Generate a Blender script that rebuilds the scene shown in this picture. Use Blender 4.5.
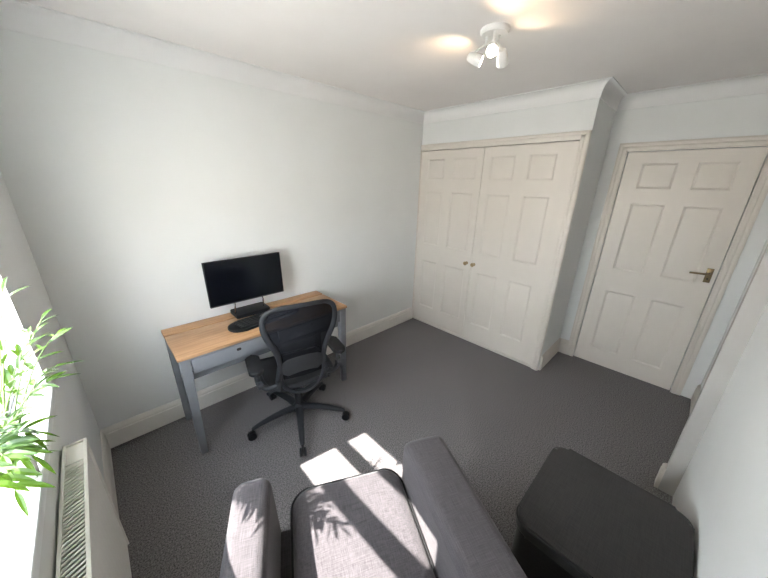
import bpy, bmesh, math, random
from mathutils import Vector, Matrix
from math import sin, cos, pi, radians
for o in list(bpy.data.objects): bpy.data.objects.remove(o)
S = bpy.context.scene
COL = S.collection

# ------------------------------------------------------------------ camera
cam_d = bpy.data.cameras.new('camera'); cam = bpy.data.objects.new('camera', cam_d); COL.objects.link(cam)
R = Matrix(((0.7202570290608168, 0.2198183303520395, -0.6579587477416251),
            (-0.6934190689767674, 0.2554747283952209, -0.673722983080421),
            (0.019995171114017836, 0.9414948564876123, 0.3364336908507996))).to_4x4()
cam.matrix_world = Matrix.Translation((0.25524, -2.34284, 1.70283)) @ R
cam_d.sensor_width = 36; cam_d.sensor_fit = 'HORIZONTAL'; cam_d.lens = 13.983
cam_d.clip_start = 0.02; cam_d.clip_end = 200
S.camera = cam

# ------------------------------------------------------------------ daylight
W = bpy.data.worlds.new('sky'); S.world = W; W.use_nodes = True
nt = W.node_tree; nt.nodes.clear()
wo = nt.nodes.new('ShaderNodeOutputWorld'); bg = nt.nodes.new('ShaderNodeBackground')
tc = nt.nodes.new('ShaderNodeTexCoord'); sep = nt.nodes.new('ShaderNodeSeparateXYZ'); rp = nt.nodes.new('ShaderNodeValToRGB')
nt.links.new(tc.outputs['Generated'], sep.inputs[0]); 
mr = nt.nodes.new('ShaderNodeMapRange'); mr.inputs[1].default_value = -1; mr.inputs[2].default_value = 1
nt.links.new(sep.outputs['Z'], mr.inputs[0]); nt.links.new(mr.outputs[0], rp.inputs[0])
el = rp.color_ramp.elements
el[0].position = .47; el[0].color = (.80, .76, .70, 1)
el[1].position = .53; el[1].color = (.95, .98, 1.0, 1)
e = el.new(1.0); e.color = (.74, .86, 1.0, 1)
nt.links.new(rp.outputs[0], bg.inputs[0]); bg.inputs[1].default_value = 19.0
nt.links.new(bg.outputs[0], wo.inputs[0])

sd = bpy.data.lights.new('sun', 'SUN'); sun = bpy.data.objects.new('sun', sd); COL.objects.link(sun)
sd.energy = 25; sd.angle = radians(.6); sd.color = (1.0, .955, .90)
sun.rotation_euler = Vector((1, -.174, -1.115)).to_track_quat('-Z', 'Y').to_euler()
sun.location = (-3, .5, 5)

S.view_settings.view_transform = 'Standard'; S.view_settings.look = 'None'
S.view_settings.gamma = 1; S.view_settings.use_curve_mapping = False
S.view_settings.exposure = 0.78

# ------------------------------------------------------------------ materials
def mat(name, col, rough=.6, metal=0, noise=0, nscale=50, bump=0, bscale=200, spec=.5, col2=None, coat=0):
    m = bpy.data.materials.new(name); m.use_nodes = True; t = m.node_tree; b = t.nodes['Principled BSDF']
    b.inputs['Base Color'].default_value = (*col, 1); b.inputs['Roughness'].default_value = rough
    b.inputs['Metallic'].default_value = metal; b.inputs['Specular IOR Level'].default_value = spec
    c = t.nodes.new('ShaderNodeTexCoord')
    if noise or col2:
        n = t.nodes.new('ShaderNodeTexNoise'); n.inputs['Scale'].default_value = nscale; n.inputs['Detail'].default_value = 4
        t.links.new(c.outputs['Object'], n.inputs['Vector'])
        r = t.nodes.new('ShaderNodeValToRGB'); r.color_ramp.elements[0].position = .35; r.color_ramp.elements[1].position = .65
        a = col2 or tuple(max(0, x*(1-noise)) for x in col); d = col if col2 else tuple(min(1, x*(1+noise)) for x in col)
        r.color_ramp.elements[0].color = (*a, 1); r.color_ramp.elements[1].color = (*d, 1)
        t.links.new(n.outputs['Fac'], r.inputs[0]); t.links.new(r.outputs[0], b.inputs['Base Color'])
    if bump:
        n2 = t.nodes.new('ShaderNodeTexNoise'); n2.inputs['Scale'].default_value = bscale; n2.inputs['Detail'].default_value = 3
        t.links.new(c.outputs['Object'], n2.inputs['Vector'])
        bp = t.nodes.new('ShaderNodeBump'); bp.inputs['Strength'].default_value = bump; bp.inputs['Distance'].default_value = .004
        t.links.new(n2.outputs['Fac'], bp.inputs['Height']); t.links.new(bp.outputs[0], b.inputs['Normal'])
    if coat: b.inputs['Coat Weight'].default_value = coat
    return m

def wood(name):
    m = bpy.data.materials.new(name); m.use_nodes = True; t = m.node_tree; b = t.nodes['Principled BSDF']
    c = t.nodes.new('ShaderNodeTexCoord'); mp = t.nodes.new('ShaderNodeMapping'); mp.inputs['Scale'].default_value = (1.2, 14, 14)
    n = t.nodes.new('ShaderNodeTexNoise'); n.inputs['Scale'].default_value = 4; n.inputs['Detail'].default_value = 6; n.inputs['Distortion'].default_value = .6
    r = t.nodes.new('ShaderNodeValToRGB')
    r.color_ramp.elements[0].position = .3; r.color_ramp.elements[0].color = (.36, .20, .10, 1)
    r.color_ramp.elements[1].position = .75; r.color_ramp.elements[1].color = (.52, .31, .165, 1)
    t.links.new(c.outputs['Object'], mp.inputs[0]); t.links.new(mp.outputs[0], n.inputs['Vector'])
    t.links.new(n.outputs['Fac'], r.inputs[0]); t.links.new(r.outputs[0], b.inputs['Base Color'])
    b.inputs['Roughness'].default_value = .45
    return m

def fabric(name, ca, cb):
    m = bpy.data.materials.new(name); m.use_nodes = True; t = m.node_tree; b = t.nodes['Principled BSDF']
    c = t.nodes.new('ShaderNodeTexCoord'); outs = []
    for sc in ((18, 420, 420), (420, 18, 420)):
        mp = t.nodes.new('ShaderNodeMapping'); mp.inputs['Scale'].default_value = sc
        n = t.nodes.new('ShaderNodeTexNoise'); n.inputs['Scale'].default_value = 1; n.inputs['Detail'].default_value = 3
        t.links.new(c.outputs['Object'], mp.inputs[0]); t.links.new(mp.outputs[0], n.inputs['Vector']); outs.append(n)
    mx = t.nodes.new('ShaderNodeMath'); mx.operation = 'ADD'
    t.links.new(outs[0].outputs['Fac'], mx.inputs[0]); t.links.new(outs[1].outputs['Fac'], mx.inputs[1])
    hf = t.nodes.new('ShaderNodeMath'); hf.operation = 'MULTIPLY'; hf.inputs[1].default_value = .5
    t.links.new(mx.outputs[0], hf.inputs[0])
    r = t.nodes.new('ShaderNodeValToRGB'); r.color_ramp.elements[0].position = .36; r.color_ramp.elements[1].position = .64
    r.color_ramp.elements[0].color = (*ca, 1); r.color_ramp.elements[1].color = (*cb, 1)
    t.links.new(hf.outputs[0], r.inputs[0]); t.links.new(r.outputs[0], b.inputs['Base Color'])
    bp = t.nodes.new('ShaderNodeBump'); bp.inputs['Strength'].default_value = .25; bp.inputs['Distance'].default_value = .002
    t.links.new(hf.outputs[0], bp.inputs['Height']); t.links.new(bp.outputs[0], b.inputs['Normal'])
    b.inputs['Roughness'].default_value = .9; b.inputs['Specular IOR Level'].default_value = .2
    b.inputs['Sheen Weight'].default_value = .15
    return m

def see_through(name, col, clear, rough=.05):
    m = bpy.data.materials.new(name); m.use_nodes = True; t = m.node_tree; t.nodes.clear()
    o = t.nodes.new('ShaderNodeOutputMaterial'); a = t.nodes.new('ShaderNodeBsdfTransparent'); mx = t.nodes.new('ShaderNodeMixShader')
    if rough < .3:
        g = t.nodes.new('ShaderNodeBsdfGlossy'); g.inputs['Roughness'].default_value = rough
    else:
        g = t.nodes.new('ShaderNodeBsdfDiffuse')
    g.inputs['Color'].default_value = (*col, 1); mx.inputs[0].default_value = 1-clear
    t.links.new(a.outputs[0], mx.inputs[1]); t.links.new(g.outputs[0], mx.inputs[2]); t.links.new(mx.outputs[0], o.inputs[0])
    return m

def emit(name, col, s):
    m = bpy.data.materials.new(name); m.use_nodes = True; b = m.node_tree.nodes['Principled BSDF']
    b.inputs['Emission Color'].default_value = (*col, 1); b.inputs['Emission Strength'].default_value = s
    return m

M = {}
M['wall'] = mat('wall_paint', (.78, .795, .79), .85, noise=.012, nscale=3, bump=.05, bscale=90, spec=.2)
M['ceiling'] = mat('ceiling_paint', (.85, .83, .82), .9, noise=.01, nscale=4, bump=.04, bscale=60, spec=.2)
M['trim'] = mat('cream_gloss', (.715, .67, .615), .38, noise=.015, nscale=6)
M['skirt'] = mat('white_gloss', (.76, .735, .69), .38, noise=.015, nscale=6)
M['nib'] = mat('nib_grey', (.50, .485, .465), .6, noise=.015, nscale=6)  # even grey for the projecting nib, darker than the wall colour
M['coving'] = mat('coving_paint', (.80, .805, .805), .85, noise=.01, nscale=5)
M['carpet'] = mat('carpet_pile', (.262, .248, .250), 1, col2=(.078, .074, .075), nscale=150, bump=.35, bscale=420, spec=.05)
M['fabric'] = fabric('charcoal_weave', (.052, .047, .051), (.098, .089, .095))
M['otto'] = fabric('dark_charcoal_weave', (.019, .0172, .0168), (.033, .0302, .0295))
M['piping'] = mat('black_piping', (.012, .012, .013), .8, noise=.1)
M['wood'] = wood('oak_top')
M['grey'] = mat('grey_paint', (.195, .205, .228), .5, noise=.04, nscale=12)
M['blackp'] = mat('black_plastic', (.008, .009, .011), .55, spec=.3, noise=.1, nscale=30)
M['graph'] = mat('graphite_plastic', (.015, .017, .021), .5, spec=.4, noise=.08, nscale=25)
M['screen'] = mat('dark_screen', (.003, .004, .007), .22, noise=.05, nscale=3)
M['key'] = mat('key_plastic', (.02, .02, .023), .5, noise=.1, nscale=60)
M['chrome'] = mat('chrome', (.75, .75, .76), .15, 1, noise=.02)
M['brass'] = mat('aged_brass', (.42, .32, .19), .38, 1, noise=.12, nscale=40)
M['bronze'] = mat('dark_bronze', (.19, .145, .085), .42, 1, noise=.15, nscale=40)
M['mesh'] = see_through('woven_mesh', (.012, .013, .016), .04, .9)
M['seatmesh'] = mat('seat_weave', (.016, .017, .02), .8, noise=.25, nscale=160, bump=.3, bscale=300)
M['rad'] = mat('radiator_enamel', (.80, .79, .74), .35, noise=.01)
M['upvc'] = mat('window_paint', (.84, .86, .87), .35, noise=.01)
M['glass'] = see_through('window_glass', (.9, .95, 1), .94, .02)
M['leaf'] = mat('leaf_green', (.055, .115, .012), .5, col2=(.018, .058, .014), nscale=9)
M['stem'] = mat('stem_green', (.13, .20, .06), .6, noise=.2)
M['pot'] = mat('white_ceramic', (.72, .72, .70), .3, noise=.02)
M['soil'] = mat('potting_soil', (.05, .035, .025), 1, noise=.4, nscale=80, bump=.8)
M['lampw'] = mat('white_lamp_enamel', (.78, .78, .77), .35, noise=.01)
M['bulb'] = emit('lit_bulb', (1, .90, .72), 22)
M['dark'] = mat('dark_gap', (.02, .018, .016), .9, noise=.1)
_l = M['leaf'].node_tree.nodes['Principled BSDF']; 
_t = M['leaf'].node_tree
_tr = _t.nodes.new('ShaderNodeBsdfTranslucent'); _tr.inputs[0].default_value = (.07, .14, .006, 1)
_mx = _t.nodes.new('ShaderNodeMixShader'); _mx.inputs[0].default_value = .3
_o = [n for n in _t.nodes if n.type == 'OUTPUT_MATERIAL'][0]
_t.links.new(_l.outputs[0], _mx.inputs[1]); _t.links.new(_tr.outputs[0], _mx.inputs[2]); _t.links.new(_mx.outputs[0], _o.inputs[0])
m = bpy.data.materials.new('blind_fabric'); m.use_nodes = True; t = m.node_tree; t.nodes.clear()
_o = t.nodes.new('ShaderNodeOutputMaterial'); _d = t.nodes.new('ShaderNodeBsdfDiffuse'); _r = t.nodes.new('ShaderNodeBsdfTranslucent'); _x = t.nodes.new('ShaderNodeMixShader')
_d.inputs[0].default_value = (.82, .82, .80, 1); _r.inputs[0].default_value = (.80, .80, .78, 1); _x.inputs[0].default_value = .55
t.links.new(_d.outputs[0], _x.inputs[1]); t.links.new(_r.outputs[0], _x.inputs[2]); t.links.new(_x.outputs[0], _o.inputs[0]); M['blind'] = m

# ------------------------------------------------------------------ mesh helpers
class MB:
    def __init__(s): s.bm = bmesh.new()
    def box(s, a, b, bev=0, seg=2, mtx=None):
        t = bmesh.new(); bmesh.ops.create_cube(t, size=1)
        a = Vector(a); b = Vector(b); c = (a+b)/2; d = b-a
        bmesh.ops.transform(t, matrix=Matrix.Translation(c) @ Matrix.Diagonal((abs(d.x), abs(d.y), abs(d.z), 1)), verts=t.verts)
        if bev: bmesh.ops.bevel(t, geom=t.edges[:], offset=bev, segments=seg, profile=.5, affect='EDGES')
        return s.add(t, mtx)
    def add(s, t, mtx=None):
        if mtx is not None: bmesh.ops.transform(t, matrix=mtx, verts=t.verts)
        me = bpy.data.meshes.new('tmp'); t.to_mesh(me); t.free(); s.bm.from_mesh(me); bpy.data.meshes.remove(me); return s
    def hexa(s, bot, top, bev=0):
        t = bmesh.new(); v = [t.verts.new(p) for p in list(bot)+list(top)]
        t.faces.new(v[0:4][::-1]); t.faces.new(v[4:8])
        for i in range(4): t.faces.new((v[i], v[(i+1) % 4], v[4+(i+1) % 4], v[4+i]))
        if bev: bmesh.ops.bevel(t, geom=t.edges[:], offset=bev, segments=2, profile=.5, affect='EDGES')
        return s.add(t)
    def tube(s, pts, rad, n=10, flat=1.0, up=(0, 0, 1), cap=True, closed=False):
        t = bmesh.new(); pts = [Vector(p) for p in pts]; N = len(pts)
        rads = rad if isinstance(rad, (list, tuple)) else [rad]*N; rings = []
        for i, p in enumerate(pts):
            if closed: d = pts[(i+1) % N]-pts[i-1]
            else: d = pts[min(i+1, N-1)]-pts[max(i-1, 0)]
            d.normalize(); u = Vector(up); a = d.cross(u)
            if a.length < 1e-3: a = d.cross(Vector((0, 1, 0.01)))
            a.normalize(); b = a.cross(d)
            rings.append([t.verts.new(p + a*cos(2*pi*k/n)*rads[i] + b*sin(2*pi*k/n)*rads[i]*flat) for k in range(n)])
        for i in range(N if closed else N-1):
            A = rings[i]; B = rings[(i+1) % N]
            for k in range(n): t.faces.new((A[k], A[(k+1) % n], B[(k+1) % n], B[k]))
        if cap and not closed: t.faces.new(rings[0][::-1]); t.faces.new(rings[-1])
        return s.add(t)
    def lathe(s, prof, n=24, mtx=None):
        t = bmesh.new(); rings = []
        for r, z in prof:
            rings.append([t.verts.new((r*cos(2*pi*k/n), r*sin(2*pi*k/n), z)) for k in range(n)] if r > 1e-5 else [t.verts.new((0, 0, z))])
        for A, B in zip(rings, rings[1:]):
            for k in range(n):
                k2 = (k+1) % n
                if len(A) == 1 and len(B) > 1: t.faces.new((A[0], B[k2], B[k]))
                elif len(B) == 1 and len(A) > 1: t.faces.new((A[k], A[k2], B[0]))
                elif len(A) > 1: t.faces.new((A[k], A[k2], B[k2], B[k]))
        return s.add(t, mtx)
    def grid(s, f, nu, nv, thick=0):
        t = bmesh.new(); V = [[t.verts.new(f(i/nu, j/nv)) for j in range(nv+1)] for i in range(nu+1)]
        fs = [t.faces.new((V[i][j], V[i+1][j], V[i+1][j+1], V[i][j+1])) for i in range(nu) for j in range(nv)]
        if thick:
            bmesh.ops.recalc_face_normals(t, faces=t.faces); bmesh.ops.solidify(t, geom=t.faces[:], thickness=thick)
        return s.add(t)
    def prism(s, outline, z0, z1, bev=0, seg=3, mtx=None):
        t = bmesh.new(); a = [t.verts.new((x, y, z0)) for x, y in outline]; b = [t.verts.new((x, y, z1)) for x, y in outline]
        n = len(outline); t.faces.new(a[::-1]); top = t.faces.new(b)
        for i in range(n): t.faces.new((a[i], a[(i+1) % n], b[(i+1) % n], b[i]))
        if bev:
            ed = [e for e in t.edges if abs(e.verts[0].co.z-e.verts[1].co.z) < 1e-6]
            bmesh.ops.bevel(t, geom=ed, offset=bev, segments=seg, profile=.5, affect='EDGES')
        return s.add(t, mtx)
    def out(s, name, m, parent=None, loc=None, smooth=35):
        bm = s.bm; bmesh.ops.recalc_face_normals(bm, faces=bm.faces)
        if smooth:
            lim = radians(smooth)
            for f in bm.faces: f.smooth = True
            for e in bm.edges:
                if len(e.link_faces) == 2 and e.calc_face_angle(0) > lim: e.smooth = False
        me = bpy.data.meshes.new(name); bm.to_mesh(me); bm.free(); me.materials.append(m)
        o = bpy.data.objects.new(name, me); COL.objects.link(o)
        if parent: o.parent = parent
        if loc: o.location = loc
        return o

def rrect(x0, y0, x1, y1, r, n=6):
    pts = []
    for cx, cy, a0 in ((x1-r, y1-r, 0), (x0+r, y1-r, pi/2), (x0+r, y0+r, pi), (x1-r, y0+r, 3*pi/2)):
        for k in range(n+1):
            a = a0+pi/2*k/n; pts.append((cx+r*cos(a), cy+r*sin(a)))
    return pts

def sweep(prof, path, closed=False):
    """prof: (d,z) d=distance off the wall into the room (left of the walking direction); path: list of xy along the wall face"""
    mb = MB(); t = mb.bm; N = len(path); P = [Vector(p) for p in path]; rings = []
    for i in range(N):
        nrm = []
        if i > 0 or closed: d = (P[i]-P[i-1]).normalized(); nrm.append(Vector((-d.y, d.x)))
        if i < N-1 or closed: d = (P[(i+1) % N]-P[i]).normalized(); nrm.append(Vector((-d.y, d.x)))
        m = sum(nrm, Vector((0, 0))); m = m/m.dot(nrm[0]) if len(nrm) > 1 else nrm[0]
        rings.append([t.verts.new((P[i].x+m.x*d, P[i].y+m.y*d, z)) for d, z in prof])
    n = len(prof)
    for i in range(N if closed else N-1):
        A = rings[i]; B = rings[(i+1) % N]
        for k in range(n): t.faces.new((A[k], A[(k+1) % n], B[(k+1) % n], B[k]))
    if not closed: t.faces.new(rings[0]); t.faces.new(rings[-1][::-1])
    return mb

def tag(o, label, cat, group=None):
    o['label'] = label; o['category'] = cat
    if group: o['group'] = group
    return o
def thing(name, loc, label, cat, rz=0, group=None):
    o = bpy.data.objects.new(name, None); COL.objects.link(o); o.empty_display_size = .1
    o.location = loc; o.rotation_euler = (0, 0, rz); return tag(o, label, cat, group)
def struct(o): o['kind'] = 'structure'; return o
def dup(o, parent, loc=None, rot=None):
    c = o.copy(); COL.objects.link(c); c.parent = parent
    if loc is not None: c.location = loc
    if rot is not None: c.rotation_euler = rot
    for ch in o.children: dup(ch, c)
    return c

# ------------------------------------------------------------------ room shell
H = 2.41; XW = 3.087; YS = -1.622; XD = 3.64; YR = -2.65; XN = 2.36; YN = -2.582; YA = -2.705
WY0, WY1, WZ0, WZ1 = -1.84, -.785, .945, 2.12          # window opening
struct(MB().box((-.30, YR-.3, -.12), (XD+.15, .14, 0)).out('floor', M['carpet']))
struct(MB().box((-.30, YR-.3, H), (XD+.15, .14, H+.12)).out('ceiling', M['ceiling']))
struct(MB().box((-.30, 0, 0), (XD+.15, .14, H)).out('wall_left', M['wall']))
w = MB()
w.box((-.25, WY1, 0), (0, 0, H)).box((-.25, YR, 0), (0, WY0, H))
w.box((-.25, WY0, 0), (0, WY1, WZ0)).box((-.25, WY0, WZ1), (0, WY1, H))
struct(w.out('wall_window', M['wall']))
struct(MB().box((-.25, YR-.2, 0), (XN, YR, H)).out('wall_right', M['wall']))
struct(MB().box((XN, YR-.2, 0), (XN+.05, YN, H)).out('trim_4', M['nib']))
struct(MB().box((XN+.05, YR-.2, 0), (XD+.14, YA, H)).out('wall_alcove', M['wall']))
DY0, DY1, DH = -2.547, -1.785, 1.981
w = MB()
w.box((XD, DY1+.006, 0), (XD+.14, 0, H)).box((XD, YA, 0), (XD+.14, DY0-.006, H)).box((XD, DY0-.006, DH+.006), (XD+.14, DY1+.006, H)).box((XD+.10, YA, 0), (XD+.15, 0, H))
struct(w.out('wall_door', M['wall']))
w = MB()
w.box((XW, YS, 2.10), (XW+.1, 0, H)).box((XW+.002, YS, 0), (XD, YS+.055, 2.10)).box((XW+.1, YS, 2.10), (XD, YS+.055, H))
struct(w.out('wall_wardrobe', M['wall']))

# skirting
sk = [(0, 0), (.018, 0), (.018, .115), (.014, .119), (.014, .126), (.017, .129), (.015, .142), (.008, .153), (.006, .158), (0, .158)]
struct(sweep(sk, [(XW-.02, 0), (0, 0)]).out('baseboard_left', M['skirt']))
struct(sweep(sk, [(0, -.018), (0, YR)]).out('baseboard_window', M['skirt']))
struct(sweep(sk, [(XD, -1.722), (XD, YS), (XW+.012, YS)]).out('baseboard_wardrobe', M['trim']))
struct(sweep(sk, [(.018, YR), (1.75, YR)]).out('baseboard_right', M['trim']))
struct(sweep(sk, [(XN, YN), (XN+.05, YN), (XN+.05, YA), (XD, YA)]).out('baseboard_alcove', M['trim']))

# coving
cv = [(0, H-.104), (.004, H-.104), (.006, H-.096)]
for k in range(9):
    a = pi/2*k/8; cv.append((.064-.058*cos(a), H-.094+.088*sin(a)))
cv += [(.068, H-.005), (.068, H), (0, H)]
struct(sweep(cv, [(0, 0), (0, YR), (XN, YR), (XN, YN), (XN+.05, YN), (XN+.05, YA), (XD, YA), (XD, YS), (XW, YS), (XW, 0)], closed=True).out('trim_1', M['coving'], smooth=25))

# window: frame, two sashes, glass, reveal board
win = MB()
win.box((-.15, WY0, WZ0), (-.08, WY0+.02, WZ1), .003).box((-.15, WY1-.02, WZ0), (-.08, WY1, WZ1), .003)
win.box((-.15, WY0, WZ0), (-.08, WY1, 1.005), .003).box((-.15, WY0, WZ1-.05), (-.08, WY1, WZ1), .003)
win.box((-.13, WY0, 1.381), (-.09, WY1, 1.4495), .004)
wf = struct(win.out('window_1', M['upvc']))
MB().box((-.113, WY0+.015, 1.0), (-.109, WY1-.015, 1.385)).box((-.113, WY0+.015, 1.445), (-.109, WY1-.015, WZ1-.04)).out('window_pane', M['glass'], wf)
struct(MB().box((-.08, WY0+.001, WZ0-.03), (.016, WY1-.001, .957), .006, 3).out('trim_2', M['upvc']))

# out-of-view roller blind, added to cut the sun through the upper window
bl = thing('sun_cut_blind', (-.055, (WY0+WY1)/2, WZ1), 'white fabric roller blind added out of view to cut the sun in the window opening', 'blind')
hw = (WY1-WY0)/2-.012
MB().box((-.001, -hw, 1.585-WZ1), (.001, hw, -.03)).out('blind_fabric', M['blind'], bl)
MB().box((-.008, -hw, 1.565-WZ1), (.008, hw, 1.588-WZ1), .003).out('bottom_bar', M['upvc'], bl)
MB().tube([(0, -hw, -.03), (0, hw, -.03)], .028, 16).out('roller_tube', M['upvc'], bl)

# ------------------------------------------------------------------ panelled doors
def panel_door(w, h, th, us, zs):
    """slab from y=0 to y=-w (going right), face at x=0 towards -x, back at +th; us/zs: panel extents"""
    t = bmesh.new(); uc = sorted({0, w, *[v for p in us for v in p]}); zc = sorted({0, h, *[v for p in zs for v in p]})
    V = {(i, j): t.verts.new((0, -u, z)) for i, u in enumerate(uc) for j, z in enumerate(zc)}
    pf = []
    for i in range(len(uc)-1):
        for j in range(len(zc)-1):
            f = t.faces.new((V[i, j], V[i, j+1], V[i+1, j+1], V[i+1, j]))
            if any(abs(uc[i]-a) < 1e-6 for a, b in us) and any(abs(zc[j]-a) < 1e-6 for a, b in zs): pf.append(f)
    t.normal_update()
    if pf[0].normal.x > 0: bmesh.ops.reverse_faces(t, faces=t.faces[:]); t.normal_update()
    border = [e for e in t.edges if e.is_boundary]
    ex = bmesh.ops.extrude_edge_only(t, edges=border)
    nv = [v for v in ex['geom'] if isinstance(v, bmesh.types.BMVert)]
    for v in nv: v.co.x = th
    bmesh.ops.contextual_create(t, geom=[e for e in t.edges if e.is_boundary])
    for thick, depth in ((.006, -.003), (.008, -.0045), (.006, 0), (.018, .005)):
        bmesh.ops.inset_individual(t, faces=pf, thickness=thick, depth=depth, use_even_offset=True)
    mb = MB(); mb.add(t); return mb

# room door
zs6 = ((.165, .775), (.985, 1.568), (1.69, 1.885))
d1 = struct(panel_door(.762, 1.975, .04, ((.115, .335), (.447, .660)), zs6).out('door_1', M['trim'], smooth=20, loc=(XD+.004, DY1, .006)))
pl = MB().box((-.007, -.738, 1.005), (0, -.70, 1.118), .002).out('handle_plate', M['bronze'], d1)
pl['label'] = 'dark bronze lever plate'
MB().tube([(-.006, -.72, 1.075), (-.045, -.72, 1.075)], .008, 12).tube([(-.045, -.722, 1.075), (-.047, -.68, 1.076), (-.045, -.61, 1.071)], [.009, .008, .007], 12).out('lever', M['bronze'], pl)
MB().tube([(-.009, -.719, 1.035), (-.005, -.719, 1.035)], .006, 10).out('keyhole', M['dark'], pl)
# architrave round it
def architrave(x, yl, yr, zt, wd, right_w=None):
    mb = MB(); rw = right_w or wd
    for a, b, d in ((0, 1, .014), (.12, .5, .020), (.55, .9, .017)):
        mb.box((x-d, yl+wd*a, 0), (x, yl+wd*b, zt+wd*b), .003); mb.box((x-d, yr-rw*b, 0), (x, yr-rw*a, zt+wd*b), .003)
        mb.box((x-d, yr-rw*b, zt+wd*a), (x, yl+wd*b, zt+wd*b), .003)
    return mb
struct(architrave(XD, DY1+.004, DY0-.004, DH+.004, .068).out('trim_3', M['trim']))

# built-in wardrobe
wd = thing('built_in_wardrobe', (XW, -.8, 0), 'cream double-door built-in wardrobe between the left wall and the room door', 'wardrobe')
fr = MB()
fr.box((-.018, .8-.008, 0), (.06, .8-.0005, 2.10), .002)
fr.box((-.018, YS+.8, 0), (.0015, -1.558+.8, 2.10), .003).box((-.01, YS+.8+.056, 0), (.07, -1.558+.8, 2.04)).box((-.024, YS+.8+.004, 0), (.0, YS+.8+.03, 2.10), .004).box((-.021, YS+.8+.036, 0), (0, -1.558+.8-.004, 2.052), .003)
fr.box((-.018, YS+.8, 2.038), (.0, .8-.0005, 2.10), .003).box((-.01, YS+.8+.056, 2.038), (.07, .8-.0005, 2.0995)).box((-.024, YS+.8+.004, 2.072), (0, .8-.001, 2.097), .004)
fr.box((-.006, -.762, 0), (.07, .79, .026), .002)
fr.out('frame', M['trim'], wd)
zsw = ((.195, .79), (.99, 1.585), (1.715, 1.92))
for y0, wdt, us, ky in ((.79, .757, ((.095, .315), (.425, .690)), -.708), (.027, .783, ((.075, .305), (.427, .645)), -.030)):
    d = panel_door(wdt, 2.003, .035, us, zsw).out('door', M['trim'], wd, smooth=20, loc=(-.004, y0, .03))
    k = MB().lathe([(0, 0), (.017, 0), (.017, .004), (.007, .008), (.007, .022), (.019, .030), (.021, .040), (.015, .048), (0, .050)], 20, Matrix.Translation((0, ky if ky < -.1 else -.032, .872)) @ Matrix.Rotation(-pi/2, 4, 'Y')).out('knob', M['brass'], d)

# ------------------------------------------------------------------ radiator under the window
rd = thing('radiator', (.003, -.985, 0), 'cream panel radiator with slatted top grille under the window', 'radiator')
RY = -1.25; rz0, rz1 = .20, .80
f = MB(); f.grid(lambda u, v: (.058 + .004*(1-abs(cos(u*30*pi)))**.6 * (1 if .04 < v < .96 else 0), RY*u, rz0+(rz1-.01-rz0)*v), 180, 12, .003)
f.out('front_panel', M['rad'], rd)
MB().box((.006, RY, rz0), (.012, 0, rz1-.01), .002).out('back_panel', M['rad'], rd)
MB().box((.008, -.004, rz0+.005), (.066, 0, rz1), .002).out('side_panel', M['rad'], rd)
MB().box((.008, RY, rz0+.005), (.066, RY+.004, rz1), .002).out('side_panel', M['rad'], rd)
g = MB(); g.box((.004, RY, rz1-.012), (.013, 0, rz1), .002).box((.057, RY, rz1-.012), (.067, 0, rz1), .002)
g.box((.004, -.010, rz1-.012), (.067, 0, rz1), .002).box((.004, -.112, rz1-.010), (.067, -.098, rz1-.001), .001)
gr = g.out('top_grille', M['rad'], rd)
s = MB(); y = -.135
while y > RY:
    s.hexa([(.012, y-.0065, rz1-.006), (.058, y+.0155, rz1-.006), (.058, y+.022, rz1-.006), (.012, y, rz1-.006)], [(.012, y-.0065, rz1-.003), (.058, y+.0155, rz1-.003), (.058, y+.022, rz1-.003), (.012, y, rz1-.003)]); y -= .0145
s.box((.012, -.128, rz1-.010), (.058, -.010, rz1-.007))
s.out('grille_slats', M['rad'], gr)
for yb in (-.25, -1.0): MB().box((-.003, yb-.02, .30), (.008, yb+.02, .66), .002).out('wall_bracket', M['rad'], rd)

# ------------------------------------------------------------------ desk
DX0, DX1, DYB, DYF, DZ = .432, 1.632, -.024, -.500, .735
dk = thing('desk', (1.032, -.262, 0), 'grey desk with light oak top standing along the left wall', 'desk')
ox, oy = 1.032, -.262
tp = MB().box((DX0-ox, DYF-oy, DZ-.020), (DX1-ox, -.143-oy, DZ), .003).out('desktop', M['wood'], dk)
MB().box((DX0-ox, -.131-oy, DZ-.020), (DX1-ox, DYB-oy, DZ+.004), .003).out('back_strip', M['wood'], tp)
b = MB()
for x0, sx in ((DX0+.012, 1), (DX1-.012, -1)):
    b.box((min(x0+sx*.02, x0+sx*.035)-ox, DYF+.05-oy, .60), (max(x0+sx*.02, x0+sx*.035)-ox, DYB-.05-oy, DZ-.02), .002)
b.box((DX0+.05-ox, DYB-.035-oy, .60), (DX1-.05-ox, DYB-.02-oy, DZ-.02), .002)
b.box((DX0+.06-ox, DYF+.050-oy, .545), (DX1-.06-ox, DYF+.066-oy, .600), .002)
b.box((DX0+.05-ox, DYF+.012-oy, .700), (DX1-.05-ox, DYF+.035-oy, DZ-.02), .002)
b.out('apron', M['grey'], dk)
for sx in (0, 1):
    for sy in (0, 1):
        x = DX0+.008 if sx == 0 else DX1-.008; y = DYF+.008 if sy == 0 else DYB-.004; kx = 1 if sx == 0 else -1; ky = 1 if sy == 0 else -1
        def q(cx, cy, a, z):
            x0, x1 = sorted((cx, cx+kx*a)); y0, y1 = sorted((cy, cy+ky*a)); return [(x0-ox, y0-oy, z), (x1-ox, y0-oy, z), (x1-ox, y1-oy, z), (x0-ox, y1-oy, z)]
        MB().hexa(q(x+kx*.004, y+ky*.012, .038, 0), q(x, y, .056, DZ-.02), .002).out('leg', M['grey'], dk)
xm = (DX0+DX1)/2
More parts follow.
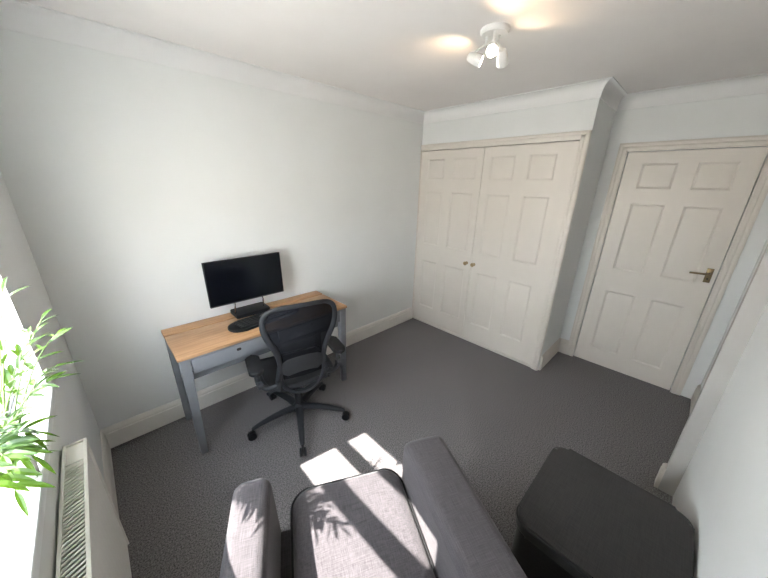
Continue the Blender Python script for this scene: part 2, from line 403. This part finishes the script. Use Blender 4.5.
for x0, x1 in ((DX0+.068, xm-.003), (xm+.003, DX1-.068)):
    dr = MB().box((x0-ox, DYF+.010-oy, .603), (x1-ox, DYF+.030-oy, .698), .003).box((x0+.01-ox, DYF+.03-oy, .61), (x1-.01-ox, -.12-oy, .68), 0).out('drawer', M['grey'], dk)
    cx = (x0+x1)/2
    hn = MB().prism(rrect(-.014, -.009, .014, .009, .0085), 0, .003, mtx=Matrix.Translation((cx-ox, DYF+.0105-oy, .668)) @ Matrix.Rotation(pi/2, 4, 'X')).out('finger_hole', M['dark'], dr)
    hn['label'] = 'black oval finger hole'

# monitor
mn = thing('monitor', (.985, -.13, DZ), 'black flat computer monitor switched off on the oak desk', 'monitor')
mt = Matrix.Translation((0, -.028, .285)) @ Matrix.Rotation(radians(-2), 4, 'X')
MB().box((-.268, -.004, -.160), (.268, .010, .160), .003, mtx=mt).box((-.17, .010, -.11), (.17, .036, .08), .012, mtx=mt).out('housing', M['blackp'], mn)
MB().box((-.262, -.0055, -.150), (.262, -.0035, .155), 0, mtx=mt).out('screen', M['screen'], mn)
MB().box((-.267, -.0060, -.160), (.267, -.0035, -.153), .001, mtx=mt).out('chin_strip', M['graph'], mn)
st = thing('monitor_riser', (.995, -.112, DZ+.0045), 'black slab under the monitor at the back of the desk', 'docking base')
MB().prism(rrect(-.125, -.078, .125, .078, .012), 0.0, .026, .004, mtx=None).out('slab', M['blackp'], st)
MB().box((-.118, -.070, .026), (.118, .070, .0285), .001).out('top_plate', M['graph'], st)
for sx in (-1, 1):
    MB().tube([(sx*.105-.0, -.005, .0335), (sx*.105, -.012, .09), (sx*.10, -.004, .16), (sx*.09, .0, .22)], .006, 10).out('stand_leg', M['chrome'], mn)

# keyboard
kb = thing('keyboard', (1.03, -.305, DZ+.001), 'black keyboard with rounded ends lying on the oak desk', 'keyboard', rz=radians(7))
ol = []
for k in range(13): a = pi/2+pi*k/12; ol.append((-.185+.085*cos(a), .085*sin(a)))
for k in range(13): a = -pi/2+pi*k/12; ol.append((.185+.085*cos(a), .085*sin(a)))
MB().prism(ol, 0, .018, .006).out('case', M['blackp'], kb)
kk = None
for r_ in range(5):
    for c_ in range(14):
        x = -.195+.03*c_; y = .056-.026*r_
        if kk is None: kk = MB().box((-.0125, -.0105, 0), (.0125, .0105, .007), .002).out('key', M['key'], kb, loc=(x, y, .018))
        else:
            c = kk.copy(); COL.objects.link(c); c.parent = kb; c.location = (x, y, .018)

# ------------------------------------------------------------------ mesh-back office chair
ch = thing('office_chair', (1.076, -.62, 0), 'black mesh-back swivel office chair pulled up at the grey desk', 'office chair', rz=radians(77-90))
# local: +y forward (towards the desk), +x right. star base turned separately
A0 = radians(28)-radians(-13)
hub = MB().lathe([(0, .075), (.034, .075), (.042, .085), (.045, .125), (.036, .14), (.030, .15), (0, .15)], 24).out('hub', M['graph'], ch)
MB().lathe([(.026, .14), (.026, .24), (.016, .245), (.016, .36), (0, .36)], 20).out('gas_column', M['blackp'], ch)
leg0 = MB(); Ls = []
pp = [(.030, 0, .115), (.12, 0, .118), (.22, 0, .107), (.30, 0, .090), (.335, 0, .080)]
leg0.tube(pp, [.030, .026, .022, .018, .014], 10, flat=.75)
l0 = leg0.out('leg', M['graph'], ch); l0.rotation_euler = (0, 0, A0)
cs = MB()
for s_ in (-1, 1):
    cs.lathe([(0, -.009), (.022, -.009), (.028, -.006), (.028, .006), (.022, .009), (0, .009)], 18, Matrix.Translation((.345, s_*.013, .0285)) @ Matrix.Rotation(pi/2, 4, 'X'))
cs.tube([(.333, 0, .03), (.333, 0, .085)], .008, 10)
cs.box((.322, -.005, .03), (.36, .005, .06), .003)
cs.out('caster', M['blackp'], l0)
for k in range(1, 5): dup(l0, ch, rot=(0, 0, A0+2*pi*k/5))
# mechanism
MB().box((-.07, -.10, .345), (.07, .10, .385), .015, 3).tube([(-.11, -.03, .36), (.11, -.03, .36)], .018, 12).tube([(-.215, -.10, .375), (-.12, -.02, .365), (.12, -.02, .365), (.215, -.10, .375)], .013, 10).out('tilt_mechanism', M['graph'], ch)
MB().tube([(.07, .02, .365), (.19, .04, .36)], .006, 8).box((.17, .028, .35), (.21, .052, .366), .004).out('lever', M['blackp'], ch)
# seat
def seat_f(u, v):
    a = (u-.5)*2; bb = (v-.5)*2
    x = .235*a*(1-.10*max(0, -bb)**2-.06*max(0, bb)**3); y = .02+.215*bb*(1-.10*a*a)
    z = .452+.016*a*a-.012*(1-bb*bb)-.045*max(0, bb-.45)**1.6
    return (x, y, z)
MB().grid(seat_f, 16, 16, .012).out('seat_mesh', M['seatmesh'], ch)
edge = [seat_f(k/12, 0) for k in range(12)]+[seat_f(1, k/12) for k in range(12)]+[seat_f(1-k/12, 1) for k in range(12)]+[seat_f(0, 1-k/12) for k in range(12)]
MB().tube([(x, y, z-.006) for x, y, z in edge], .015, 10, closed=True).out('seat_frame', M['graph'], ch)
# backrest
prof = [(0, 1.034), (.10, 1.031), (.168, 1.018), (.206, .983), (.215, .925), (.200, .855), (.170, .785), (.148, .715), (.139, .640), (.140, .560), (.134, .500), (.108, .448), (.055, .412), (0, .402)]
def yb(x, z): # depth of the back shell
    t = (z-.40)/.63; return -.215-.045*max(0, t-.25)*1.4-.02*(1-t)*0 + .05*(abs(x)/.23)**2*.9 - .035*math.exp(-((t-.75)/.3)**2)
def smoothpts(P, n=4):
    o = []; N = len(P)
    for i in range(N-1):
        p0, p1, p2, p3 = [Vector(P[max(0, min(N-1, j))]) for j in (i-1, i, i+1, i+2)]
        for k in range(n):
            t = k/n; o.append(.5*((2*p1)+(p2-p0)*t+(2*p0-5*p1+4*p2-p3)*t*t+(3*p1-p0-3*p2+p3)*t**3))
    o.append(Vector(P[-1])); return o
pr = smoothpts(prof, 4); Hf = [(p.x, p.y) for p in pr]
loop = [(x, yb(x, z), z) for x, z in Hf]+[(-x, yb(x, z), z) for x, z in Hf[::-1][1:-1]]
def rz_(z): return .0135+.0055*math.exp(-((z-.80)/.16)**2)
MB().tube(loop, [rz_(p[2]) for p in loop], 10, flat=.8, up=(0, 1, 0), closed=True).out('back_frame', M['graph'], ch)
def hw_at(z):
    for (x0, z0), (x1, z1) in zip(Hf, Hf[1:]):
        if z1 <= z <= z0: return x0+(x1-x0)*(z0-z)/max(1e-6, z0-z1)
    return 0.02
MB().grid(lambda u, v: ((lambda z: (lambda x: (x, yb(x, z)+.004, z))((u-.5)*2*hw_at(z)))(.52+(1.03-.52)*v)), 14, 26).out('back_mesh', M['mesh'], ch)
# lumbar pad
MB().grid(lambda u, v: (lambda x, z: (x, yb(x, z)-.004-.012*(1-(2*u-1)**2)*(1-(2*v-1)**2), z))((u-.5)*.30*(1-.35*(2*v-1)**2), .545+.125*v+.015*(1-(2*u-1)**2)), 14, 8, .012).out('lumbar_pad', M['seatmesh'], ch)
# yoke from the back frame down to the mechanism
yk = MB()
for s_ in (-1, 1):
    yk.tube([Vector((s_*.142, -.20, .62)), Vector((s_*.155, -.205, .53)), Vector((s_*.15, -.185, .45)), Vector((s_*.11, -.12, .385)), Vector((s_*.05, -.06, .365))], [.014, .02, .021, .018, .016], 10)
yk.tube([(-.12, -.16, .42), (0, -.20, .40), (.12, -.16, .42)], .012, 10)
yk.out('yoke', M['graph'], ch)
# arms
def arm_mb(s_):
    a = MB()
    a.tube(smoothpts([(s_*.15, -.20, .50), (s_*.215, -.185, .475), (s_*.262, -.150, .50), (s_*.268, -.125, .55), (s_*.268, -.10, .592)], 4), .016, 10)
    a.lathe([(0, 0), (.026, 0), (.026, .03), (0, .03)], 16, Matrix.Translation((s_*.245, -.16, .50)) @ Matrix.Rotation(s_*pi/2, 4, 'Y'))
    return a
for s_ in (-1, 1):
    a = arm_mb(s_).out('arm', M['graph'], ch)
    MB().prism([(x+s_*.27, y) for x, y in rrect(-.042, -.20, .042, .035, .038)],   .590, .618, .011, 4).out('arm_pad', M['blackp'], a)

# ------------------------------------------------------------------ armchair
ac = thing('armchair', (.641, -1.908, 0), 'charcoal fabric armchair with sunlit seat and leaf shadows in the foreground', 'armchair', rz=math.atan2(-.447, .894))
def soft(x0, y0, z0, x1, y1, z1, r, bev, seg=5, n=6): return MB().prism([(x, y) for x, y in rrect(x0, y0, x1, y1, r, n)], z0, z1, bev, seg)
soft(-.31, -.30, .10, .30, .375, .285, .02, .02).out('base', M['fabric'], ac)
def cushion():
    cr = []
    y0, y1, x0, x1 = -.245, .430, -.238, .252
    r = .07
    pts = rrect(x0, y0, x1, y1-.0, r, 8)
    pts = [(x, y+(.022*(1-((x+.01)/.26)**2) if y > .2 else 0)) for x, y in pts]
    t = bmesh.new(); N = len(pts)
    lay = [(.0, .286, .012), (.0, .300, 0), (0, .395, 0), (0, .412, .006), (0, .424, .022), (0, .430, .06), (0, .434, .12), (0, .436, .2)]
    rings = []
    cx, cy = (x0+x1)/2, (y0+y1)/2
    for _, z, ins in lay:
        ring = []
        for x, y in pts:
            dx, dy = x-cx, y-cy; fx = 1-ins/.26; fy = 1-ins/.33
            ring.append(t.verts.new((cx+dx*fx, cy+dy*fy, z-.09*(.41-cy-dy*fy))))
        rings.append(ring)
    for A, B in zip(rings, rings[1:]):
        for k in range(N): t.faces.new((A[k], A[(k+1) % N], B[(k+1) % N], B[k]))
    t.faces.new(rings[0][::-1]); t.faces.new(rings[-1])
    mb = MB(); mb.add(t); return mb, pts
cm, cpts = cushion(); cu = cm.out('seat_cushion', M['fabric'], ac, smooth=60)
pm = MB()
cx, cy = -.011, .085
pm.tube([(cx+(x-cx)*1.004, cy+(y-cy)*1.003, .404-.09*(.41-y)) for x, y in cpts], .0045, 6, closed=True); pm.out('piping', M['piping'], cu)
def arm_cross(x0, x1, zt, out_s):
    # rounded cross-section, slightly swollen at the top
    pts = [(x0, .10), (x1, .10)]
    r = .042
    for k in range(7): a = pi/2*k/6; pts.append((x1-r+r*cos(a), zt-r+r*sin(a)))
    for k in range(7): a = pi/2+pi/2*k/6; pts.append((x0+r+r*cos(a), zt-r+r*sin(a)))
    return pts
for x0, x1, sl in ((-.440, -.302, .02), (.262, .460, 0)):
    t = bmesh.new(); cs_ = arm_cross(x0, x1, .600, 0); n = len(cs_); rings = []
    xc = (x0+x1)/2
    def lean(x, z): return x+sl*max(0, (.56-z)/.46) if (x > xc) == (sl > 0) else x
    for y, sc, dz in ((-.40, 1, 0), (.37, 1, 0), (.388, .985, -.003), (.400, .94, -.012), (.406, .88, -.024)):
        rings.append([t.verts.new((xc+(lean(x, z)-xc)*sc, y, .10+(z-.10)*(1+dz/.5))) for x, z in cs_])
    for A, B in zip(rings, rings[1:]):
        for k in range(n): t.faces.new((A[k], A[(k+1) % n], B[(k+1) % n], B[k]))
    t.faces.new(rings[0]); t.faces.new(rings[-1][::-1])
    mb = MB(); mb.add(t); mb.out('arm', M['fabric'], ac, smooth=50)
bk = MB(); bk.prism([(x, y) for x, y in rrect(-.30, -.09, .29, .09, .05)], 0, .56, .04, 5, mtx=Matrix.Translation((0, -.355, .27)) @ Matrix.Rotation(radians(10), 4, 'X'))
bk.out('backrest', M['fabric'], ac, smooth=50)
for x in (-.37, .36):
    for y in (-.34, .30): MB().hexa([(x-.016, y-.016, 0), (x+.016, y-.016, 0), (x+.016, y+.016, 0), (x-.016, y+.016, 0)], [(x-.024, y-.024, .101), (x+.024, y-.024, .101), (x+.024, y+.024, .101), (x-.024, y+.024, .101)], .003).out('leg', M['dark'], ac)

# ------------------------------------------------------------------ footstool
ot = thing('footstool', (1.472, -2.384, 0), 'dark charcoal square footstool beside the white right-hand wall', 'footstool')
soft(-.252, -.242, .02, .250, .244, .395, .045, .015).out('upholstered_base', M['otto'], ot)
tpad = soft(-.263, -.252, .395, .262, .256, .466, .06, .018, 5, 8).out('top_pad', M['otto'], ot)
MB().tube([(x, y, .450) for x, y in rrect(-.2635, -.2525, .2625, .2565, .06, 8)], .004, 6, closed=True).out('piping', M['piping'], tpad)
for x in (-.22, .20):
    for y in (-.19, .2): MB().lathe([(0, 0), (.022, 0), (.022, .021), (0, .021)], 14, Matrix.Translation((x, y, 0))).out('foot', M['dark'], ot)

# ------------------------------------------------------------------ ceiling spotlight
cl = thing('ceiling_spotlight', (1.865, -1.425, H), 'white three-head spotlight cluster lit on the ceiling', 'ceiling light')
MB().lathe([(0, 0), (.068, 0), (.068, -.012), (.060, -.022), (0, -.024)], 32).out('ceiling_plate', M['lampw'], cl)
heads = [((-.015, .085, -.105), (.45, -.80, -.35)), ((-.072, -.037, -.105), (-.72, -.42, -.55)), ((.038, -.035, -.112), (.80, .25, -.55))]
for (hx, hy, hz), d in heads:
    d = Vector(d).normalized(); c = Vector((hx, hy, hz)); q_ = d.to_track_quat('Z', 'Y').to_matrix().to_4x4()
    hd = MB().lathe([(0, -.040), (.014, -.040), (.020, -.034), (.027, .0), (.029, .034), (.026, .034), (.024, .028), (0, .028)], 20, Matrix.Translation(c) @ q_).out('lamp_head', M['lampw'], cl)
    MB().lathe([(0, .0285), (.023, .0285), (.020, .0325), (0, .034)], 18, Matrix.Translation(c) @ q_).out('bulb', M['bulb'], hd)
    base = Vector((hx*.45, hy*.45, -.022)); MB().tube([base, base+Vector((0, 0, -.03)), c-d*.036], .006, 8).out('arm', M['lampw'], hd)
LEAK = [((-.02, .135, -.135), (.02, .34, 0), 1.5), ((-.13, -.08, -.135), (-.20, -.22, 0), 1.0), ((.095, -.06, -.14), (-.02, -.32, 0), 1.2)]
for (px_, py_, pz_), tgt, en in LEAK:
    ld = bpy.data.lights.new('bulb_leak', 'SPOT'); ld.energy = en; ld.color = (1, .70, .42); ld.shadow_soft_size = .012; ld.spot_size = radians(120); ld.spot_blend = 1
    lo = bpy.data.objects.new('bulb_glow', ld); COL.objects.link(lo); lo.parent = cl; lo.location = (px_, py_, pz_)
    lo.rotation_euler = (Vector(tgt)-Vector((px_, py_, pz_))).to_track_quat('-Z', 'Y').to_euler()

# ------------------------------------------------------------------ bamboo-like plant on the sill
PX, PY, PZ = -.022, -1.30, .957
pt = thing('potted_plant', (PX, PY, PZ), 'leafy green potted plant with narrow leaves on the window sill', 'plant')
MB().lathe([(0, 0), (.030, 0), (.034, .004), (.040, .085), (.042, .09), (.038, .09), (.036, .08), (0, .078)], 24).out('pot', M['pot'], pt)
MB().lathe([(0, .083), (.02, .082), (.0365, .079), (.036, .074), (0, .074)], 20).out('soil', M['soil'], pt)
rnd = random.Random(11)
fol = MB(); stm = MB()
def leaf(base, d, L, wd_, droop=.3, roll=0):
    d = Vector(d).normalized(); side = d.cross(Vector((0, 0, 1)))
    if side.length < .05: side = Vector((1, 0, 0))
    side.normalize(); side = Matrix.Rotation(roll, 3, d) @ side; up = side.cross(d)
    t = bmesh.new(); rows = []
    for k in range(8):
        s = k/7; w_ = wd_*(sin(pi*min(1, s*.94+.03))**.8)*(1-.25*s) if 0 < k < 7 else .0006
        c = Vector(base)+d*L*s+Vector((0, 0, -1))*droop*L*s*s
        rows.append([t.verts.new(c-side*w_*.5+up*w_*.16), t.verts.new(c), t.verts.new(c+side*w_*.5+up*w_*.16)])
    for A, B in zip(rows, rows[1:]):
        t.faces.new((A[0], A[1], B[1], B[0])); t.faces.new((A[1], A[2], B[2], B[1]))
    fol.add(t)
def stem(tip, lift, nl, LL=.085, spread=1.0):
    a = Vector((rnd.uniform(-.015, .015), rnd.uniform(-.015, .015), .078)); tip = Vector(tip)
    mid = (a+tip)/2+Vector((0, 0, lift)); P_ = [a*(1-t)**2+mid*2*t*(1-t)+tip*t*t for t in [k/14 for k in range(15)]]
    stm.tube(P_, [.0028-.0016*k/14 for k in range(15)], 6)
    for k in range(nl):
        s = .30+.70*(k+.5)/nl; i = min(13, int(s*14)); p = P_[i].lerp(P_[i+1], s*14-i); tan = (P_[i+1]-P_[i]).normalized()
        ang = (k*137.5+rnd.uniform(-30, 30)); side = tan.cross(Vector((0, 0, 1))); side = side.normalized() if side.length > .05 else Vector((0, 1, 0))
        out = side*(1 if k % 2 else -1)*rnd.uniform(.5, 1.0)*spread+tan*rnd.uniform(.5, 1.1)+Vector((0, 0, rnd.uniform(-.25, .45)))
        L = LL*rnd.uniform(.75, 1.25)
        e_ = p+out.normalized()*L
        if e_.x+PX < -.066: out.x = abs(out.x)+.2
        leaf(p, out, L, L*rnd.uniform(.19, .26), rnd.uniform(.1, .45), rnd.uniform(-.6, .6))
    leaf(tip, P_[-1]-P_[-2], LL, LL*.2, .3)
def W2(x, y, z): return (x-PX, y-PY, z-PZ)
targets = [(.0, -1.40, 1.20, .05, 9), (.015, -1.46, 1.15, .06, 9), (-.01, -1.50, 1.12, .07, 9), (.02, -1.40, 1.10, .06, 8), (-.015, -1.43, 1.22, .04, 8), (.01, -1.53, 1.16, .06, 8), (.01, -1.34, 1.15, .05, 9),
           (.02, -1.50, 1.09, .08, 7), (-.015, -1.36, 1.12, .04, 9), (0, -1.55, 1.20, .06, 7), (.02, -1.31, 1.10, .05, 8), (-.01, -1.30, 1.17, .04, 8), (.025, -1.36, 1.06, .06, 7),
           (.105, -1.08, 1.25, .09, 7), (.085, -1.13, 1.17, .09, 6), (.06, -1.25, 1.26, .08, 6), (.055, -1.17, 1.42, .04, 6), (.075, -1.20, 1.30, .08, 7), (.05, -1.27, 1.34, .06, 6), (.085, -1.28, 1.20, .08, 7), (.06, -1.36, 1.27, .06, 6), (.09, -1.10, 1.31, .07, 6)]
for *q_, lf, nl in targets: stem(W2(*q_), lf, nl, .060)
fol.out('leaves', M['leaf'], pt, smooth=0); stm.out('stems', M['stem'], pt)
